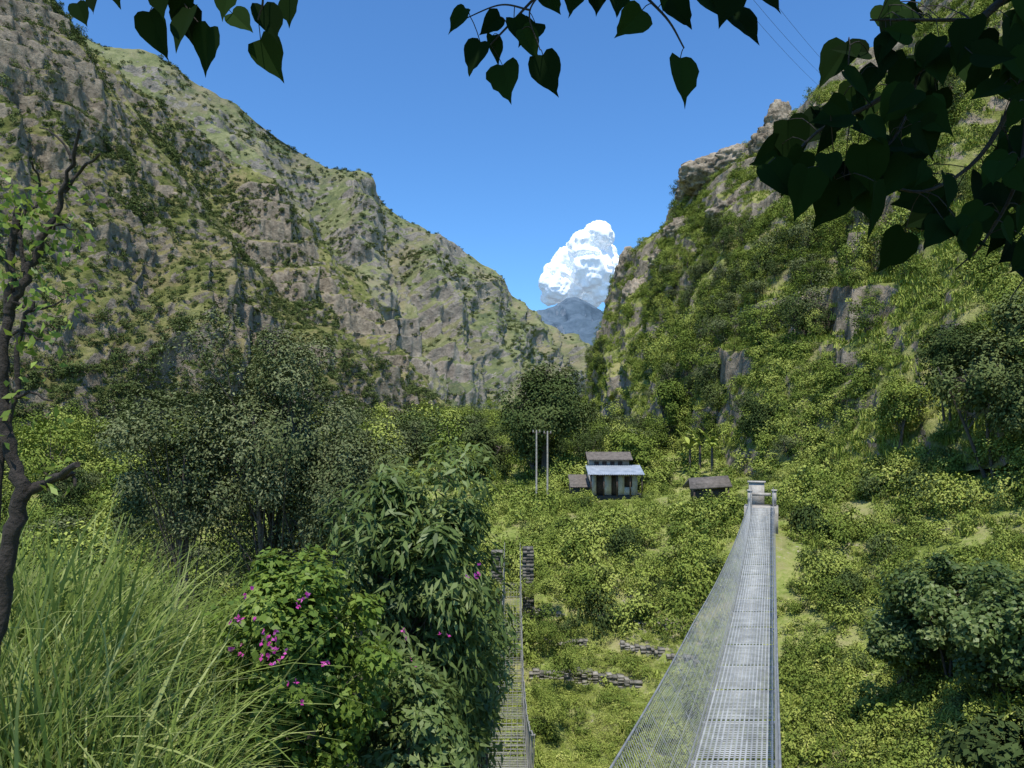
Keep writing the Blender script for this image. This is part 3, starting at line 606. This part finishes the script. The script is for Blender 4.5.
# ---------------- suspension bridge ----------------
par=empty('suspension_bridge')
ys=np.arange(2.0,45.6,.09)
mb=MB()
L_=lambda y,o:np.stack([deckR(y)-DW+o,y,deckz(y)],-1)
rd=np.random.default_rng(55)
for o in np.linspace(.03,DW-.03,15):
    c=L_(ys,o);wv=.016;V=np.stack([c+[-wv,0,.01],c+[wv,0,.01],c+[wv,0,-.012],c+[-wv,0,-.012]],1).reshape(-1,3)
    k=len(ys);i=np.arange(k-1)[:,None]*4;j=np.arange(4)[None];mb.add(V,np.stack([i+j,i+(j+1)%4,i+4+(j+1)%4,i+4+j],-1).reshape(-1,4),0,np.repeat(np.repeat(rd.uniform(0,1,(k-1)//20+1),20)[:k-1],4))
for k,y in enumerate(ys):
    c=L_(np.array([y]),DW/2)[0];big=(k%22==0)
    box(mb,c+[0,0,.004 if not big else -.04],(DW+(.12 if big else 0),.055 if big else .026,.012 if not big else .05),0,rd.uniform(.2,.8),0)
mb.obj('steel_grating_deck',[M_steel],parent=par)
mb=MB();yc=np.linspace(1.5,46.2,90)
SPL,SPR=.46,.05;HR=1.12
def cab(side,up,out,y):
    base=L_(y,0 if side<0 else DW);base=base.copy();base[:,0]+=side*out;base[:,2]+=up;return base
hr=lambda s,y: cab(s,HR,(SPL if s<0 else SPR)*np.clip((46-y)/22,.15,1.3),y)
tube(mb,hr(-1,yc),.017,6);tube(mb,hr(1,yc),.017,6)
for s_ in (-1,1):
    for oo in (.03,.10): tube(mb,cab(s_,-.05,oo,yc),.016,6)
mb.obj('cables',[M_cable],parent=par)
mb=MB()
for s_ in (-1,1):
    yy=np.arange(2,45.5,1.0);a=cab(s_,-.03,.04,yy);b=hr(s_,yy)
    for p,q in zip(a,b): tube(mb,[p,q],.0065,5)
    y0=np.arange(2,45.2,.10);dlt=.55
    for sg in (1,-1):
        a=cab(s_,-.02,.02,y0);b=hr(s_,np.clip(y0+sg*dlt,1.5,45.8))
        for p,q in zip(a,b): tube(mb,[p,q],.0034,3)
    for f in (.33,.66):
        a=cab(s_,-.02,.02,yc);b=hr(s_,yc);tube(mb,a+(b-a)*f,.004,4)
mb.obj('side_netting',[M_steel],parent=par)
mb=MB();T0=L_(np.array([46.4]),DW/2)[0]
ra=-math.atan(.35)
box(mb,T0+[0,.3,-1.0],(2.0,1.7,1.85),0,.4,ra)
for s_ in (-1,1):
    box(mb,T0+[s_*.76,.15,.42],(.26,.40,.90),0,.6,ra);box(mb,T0+[s_*.76,.15,.90],(.34,.48,.08),0,.7,ra)
box(mb,T0+[.05,.5,.62],(1.2,.3,.18),0,.6,ra);box(mb,T0+[.1,1.5,.40],(.95,.5,1.8),0,.7,ra);box(mb,T0+[.1,1.5,1.34],(1.1,.62,.10),0,.8,ra)
mb.obj('far_tower',[M_conc],parent=par)
mb=MB();T1=L_(np.array([1.6]),DW/2)[0]
box(mb,T1+[0,-.6,-1.5],(2.4,2.0,3.2),0,.4,ra)
mb.obj('near_abutment',[M_conc],parent=par)

# ---------------- old suspension bridge ----------------
par=empty('old_suspension_bridge');mb=MB()
oy=np.linspace(10.5,45,130)
def ox(y): return .02-.0018*(45-y)**1.3
def oz(y): return -10.0+.75*((y-33)/12)**2*(y>33)+ (np.clip(33-y,0,99)/13)**1.8*1.8
W0=.9;rw=np.random.default_rng(66)
cl=np.stack([ox(oy),oy,oz(oy)],-1)
for s_ in (-1,1):
    tube(mb,cl+[s_*W0/2,0,0],.016,5);
    up=cl+np.stack([s_*(W0/2+.02)+0*oy,0*oy,.85+(1.6*sst(30,45,oy))],-1)+rw.normal(0,.012,(130,3));tube(mb,up,.014,5)
    for k in range(0,130,1):
        for sg in (1,-1):
            k2=k+2*sg
            if 0<=k2<130 and rw.uniform()<.9: tube(mb,[cl[k]+[s_*W0/2,0,0],up[k2]],.0034,3)
    for k in range(0,130,4): tube(mb,[cl[k]+[s_*W0/2,0,0],up[k]],.006,4)
for k in range(0,130):
    if rw.uniform()<.8: box(mb,cl[k],(W0+.1,.02,.016),0,rw.uniform(0,1),rw.normal(0,.02))
for o in np.linspace(-.4,.4,6): tube(mb,cl+[o,0,.015],.006,4)
mb.obj('netting_and_cables',[M_old],parent=par)
mb=MB();rs=np.random.default_rng(7)
for cx in (-.92,.98):
    zt=(430-547)/F*45.3+(.0 if cx>0 else -.25);zb=-11.5;z=zb
    while z<zt:
        h=rs.uniform(.12,.24)
        for q in range(3):
            box(mb,(cx-.22+.22*q+rs.uniform(-.02,.02),45.3+rs.uniform(-.03,.03),z+h/2),(.235,rs.uniform(.62,.72),h*.98),0,rs.uniform(.2,.8),rs.uniform(-.03,.03),.012,rs)
        z+=h
mb.obj('stone_towers',[M_dstone],parent=par)

# ---------------- terrace walls ----------------
def wall(name,lv,x0,x1,yr,mat,seed):
    r=np.random.default_rng(seed);mb=MB();x=x0;ysr=np.linspace(*yr,200)
    while x<x1:
        w_=r.uniform(.15,.42)
        zz=gz0(np.full(200,x),ysr);k=np.argmax(zz>lv-.12*STEP);yy=ysr[k]
        z=lv-STEP*1.1;top=lv-.22+.25*(fbm(np.array([x*.8]),np.array([lv]),s=3,o=2)[0]-.5)*2+r.uniform(-.05,.05)
        while z<top:
            hh=r.uniform(.08,.17);box(mb,(x+w_/2,yy-.22+r.uniform(-.04,.04),z+hh/2),(w_*.98,.45,hh*.96),0,r.uniform(.1,.7),r.uniform(-.08,.08),.02,r);z+=hh
        x+=w_
    return mb.obj(name,[mat])
for i,(k,x0,x1) in enumerate([(-12,5.0,8.6),(-13,1.2,4.0),(-13,6.0,9.5),(-14,.9,6.4),(-15,-1.2,4.5),(-12,1.2,3.0)]):
    wall('terrace_wall'+('' if i==0 else '.%03d'%i),k*STEP,x0,x1,(25,52),M_stone,600+i)
mb=MB()
for i in range(34):
    px,py,d=[(rs.uniform(470,540),rs.uniform(745,770),29.5),(rs.uniform(560,625),rs.uniform(758,772),28)][i%2]
    x=(px-512)/F*d;s_=rs.uniform(.2,.7);yy=d+rs.uniform(-.8,.8);box(mb,(x,yy,g(x,yy)+s_*.08),(s_,s_*.8,s_*.45),0,rs.uniform(.2,.9),rs.uniform(0,3),s_*.14,rs)
mb.obj('boulders',[M_stone])

# ---------------- house ----------------
par=empty('stone_house');gzh=-6.6
mb=MB();box(mb,(10.2,76.5,gzh-.2),(6.5,5,.5),0,.1);mb.obj('plinth',[M_dstone],parent=par)
mb=MB()
fy=74.4;zb=gzh+.1;zt=zb+2.5
def seg(x0,x1,z0,z1,m=0): box(mb,((x0+x1)/2,fy,(z0+z1)/2),(x1-x0,.3,z1-z0),m,.6)
seg(7.9,8.4,zb,zt);seg(9.2,9.9,zb,zt);seg(10.6,11.2,zb,zt);seg(12.0,12.5,zb,zt);seg(8.4,9.2,zb+2.0,zt);seg(9.9,10.6,zb+2.0,zt);seg(11.2,12,zb+1.9,zt);seg(11.2,12,zb,zb+.8)
box(mb,(7.9+.15,76.4,(zb+zt)/2),(.3,3.6,zt-zb),0,.4);box(mb,(12.35,76.4,(zb+zt)/2),(.3,3.6,zt-zb),0,.4);box(mb,(10.2,78.3,(zb+zt)/2),(4.6,.3,zt-zb),0,.4)
box(mb,(9.9,77.0,zt+.5),(4.0,2.4,1.2),0,0)
mb.obj('walls',[M_plas],parent=par)
mb=MB()
box(mb,(8.8,74.5,zb+1),(.78,.08,1.98));box(mb,(10.25,74.5,zb+1),(.68,.08,1.98));box(mb,(11.6,74.5,zb+1.35),(.78,.08,1.08))
for xx in (7.75,9.0,10.3,11.6,12.75): box(mb,(xx,73.05,zb+1.05),(.13,.13,2.1))
box(mb,(10.2,73.05,zb+2.12),(5.3,.12,.14))
for xx in (8.6,9.4,10.2,11.0): box(mb,(xx,75.75,zt+.5),(.45,.08,.6))
mb.obj('door_window_posts',[M_wood],parent=par)
def corr(mb,x0,x1,yf,zf,yb,zbk,n=60,mat=0,am=.03):
    x=np.linspace(x0,x1,n);o=am*np.where(np.arange(n)%2,1,-1)
    V=np.concatenate([np.stack([x,0*x+yf,zf+o],-1),np.stack([x,0*x+yb,zbk+o],-1)]);i=np.arange(n-1);mb.add(V,np.stack([i,i+1,i+n+1,i+n],-1),mat)
    V2=V-[0,0,.04];mb.add(V2,np.stack([i+n,i+n+1,i+1,i],-1),mat)
mb=MB();corr(mb,7.45,12.95,72.7,zb+2.15,75.6,zb+2.95)
mb.obj('verandah_roof',[M_roof],parent=par)
mb=MB()
corr(mb,7.6,12.2,75.2,zt+1.0,77.0,zt+1.75,50);corr(mb,7.6,12.2,78.9,zt+1.0,77.0,zt+1.75,50)
for xx in (7.9,11.9): mb.add([(xx,75.8,zt+1.05),(xx,78.2,zt+1.05),(xx,77,zt+1.65)],[[0,1,2]],0)
mb.obj('upper_roof',[M_brown],parent=par)
mb=MB();box(mb,(6.85,75.5,gzh+.5),(2.0,2.4,1.3),0,.2);mb.obj('side_annex',[M_dstone],parent=par)
mb=MB();corr(mb,5.8,7.75,73.8,gzh+.95,77.2,gzh+2.0,24);mb.obj('annex_roof',[M_brown],parent=par)
par=empty('thatched_hut');c=S(711,490,60);zg=c[2]-.9
mb=MB();box(mb,(c[0],61,zg+.6),(2.4,1.8,1.6),0,.1);mb.obj('walls',[M_dstone],parent=par)
mb=MB();slab(mb,[(c[0]-1.8,59.6,zg+1.05),(c[0]+1.6,59.6,zg+1.25),(c[0]+1.7,61.2,zg+2.0),(c[0]-1.5,61.2,zg+1.8)],.14,0,.6);slab(mb,[(c[0]-1.5,61.2,zg+1.8),(c[0]+1.7,61.2,zg+2.0),(c[0]+1.6,62.6,zg+1.2),(c[0]-1.7,62.6,zg+1.0)],.14,0,.4)
mb.obj('roof',[M_brown],parent=par)
mb=MB()
for xx in (-1.4,0,1.35): box(mb,(c[0]+xx,59.8,zg+.3),(.12,.12,1.7))
mb.obj('posts',[M_wood],parent=par)
rh=np.random.default_rng(150);pp=[]
for (x0,x1,y0,y1,s0,s1,k) in [(3.5,7.3,69,72.5,1.2,1.8,30),(7.3,13.5,67,71,.5,.95,38),(13.2,16,70,80,.8,1.6,18),(2.5,5.5,72,80,1.0,1.9,20),(12.2,14,57,60,.6,1.1,12),(14,18,56.5,58.5,.4,.75,14),(17.5,20,57,62,.6,1.2,12),(4,16,79.5,90,1.8,3.2,50)]:
    for j in range(k):
        x=rh.uniform(x0,x1);y=rh.uniform(y0,y1);pp.append((x,y,g(x,y)-.15,rh.uniform(s0,s1)))
pp=np.array(pp);instancer('garden_bushes',pp[:,:3],rots(rh,len(pp)),sc3(rh,pp[:,3],(.8,1.3)),rh.integers(0,4,len(pp)),C_thk)
for i,(px,d,t) in enumerate([(536.5,72,430),(547.5,72,431)]):
    mb=MB();a=S(px,t,d);b=S(px,500,d);tube(mb,[b,(a+b)/2,a],[.10,.09,.07],8)
    box(mb,a+[0,0,-.25],(.75,.1,.1),1);
    for q in (-.32,.32): tube(mb,[a+[q,0,-.2],a+[q,0,0.02]],.05,6,0)
    mb.obj('utility_pole'+('' if i==0 else '.001'),[M_conc,M_wood])
mb=MB()
for (a,b) in [((690,-60,60),(850,110,150)),((705,-60,60),(858,104,150)),((720,-70,60),(866,100,150))]:
    A_,B_=S(*a),S(*b);t=np.linspace(0,1,20)[:,None];q=A_+(B_-A_)*t-np.array([0,0,1.5])*(4*t*(1-t));tube(mb,q,.018,4)
mb.obj('power_lines',[M_wood])
rbn=np.random.default_rng(99)
for i,(px,py,d) in enumerate([(700,456,82),(712,458,80),(690,460,84)]):
    mb=MB();b=S(px,py,d);h=2.4;tube(mb,[b-[0,0,1.5],b,b+[0,0,h*.5]],[.16,.15,.1],7,1)
    for k in range(10):
        a=rbn.uniform(0,6.28);o=np.array([math.cos(a),math.sin(a),0]);ln=h*rbn.uniform(.8,1.2);t=np.linspace(0,1,8)[:,None];el=rbn.uniform(.7,1.5)
        q=b+[0,0,h*.5]+o*ln*.6*t+np.array([0,0,1])*ln*(el*t-.6*t*t);sd=np.cross(o,[0,0,1]);wv=.2*h/2*np.sin(np.pi*np.clip(t*.93+.05,0,1))**.6
        V=np.concatenate([q-sd*wv-[0,0,.06],q,q+sd*wv-[0,0,.06]]);j=np.arange(7)
        mb.add(V,np.concatenate([np.stack([j,j+1,j+9,j+8],-1),np.stack([j+8,j+9,j+17,j+16],-1)]),0,rbn.uniform(.3,1))
    mb.obj('banana_plant'+('' if i==0 else '.%03d'%i),[M_herb,M_bark])

# ---------------- cloud ----------------
m,nt=newmat('cloud_white_glow');p=N(nt,'ShaderNodeBsdfPrincipled');p.inputs['Base Color'].default_value=(.9,.91,.93,1);p.inputs['Roughness'].default_value=1;p.inputs['Specular IOR Level'].default_value=0
p.inputs['Emission Color'].default_value=(.78,.87,1,1);p.inputs['Emission Strength'].default_value=.2  # faint glow stands in for sunlight scattered inside the cloud
o=N(nt,'ShaderNodeOutputMaterial');nt.links.new(p.outputs[0],o.inputs[0])
IV,IF=IVs,IFs
mb=MB();rc_=np.random.default_rng(3);DC=9000
for (px,py,r) in [(597,240,13),(585,252,16),(603,256,15),(570,264,15),(590,272,18),(559,274,13),(607,276,14),(556,288,12),(577,286,15),(547,284,8),(600,289,13),(550,296,8),(614,268,8),(603,229,6),(583,238,8),(549,266,4),(618,290,9),(590,294,12),(568,298,10)]:
    c=S(px,py,DC)+[0,rc_.uniform(-150,150),0];R=r/F*DC
    q=c+IV*R;dn=(fbm(q[:,0]/120,q[:,1]/120,q[:,2]/120,3,5,True)-.5)*.9
    mb.add(c+IV*R*(1+dn[:,None]*.8),IF)
mb.obj('cloud',[m],smooth=True)
print('done')
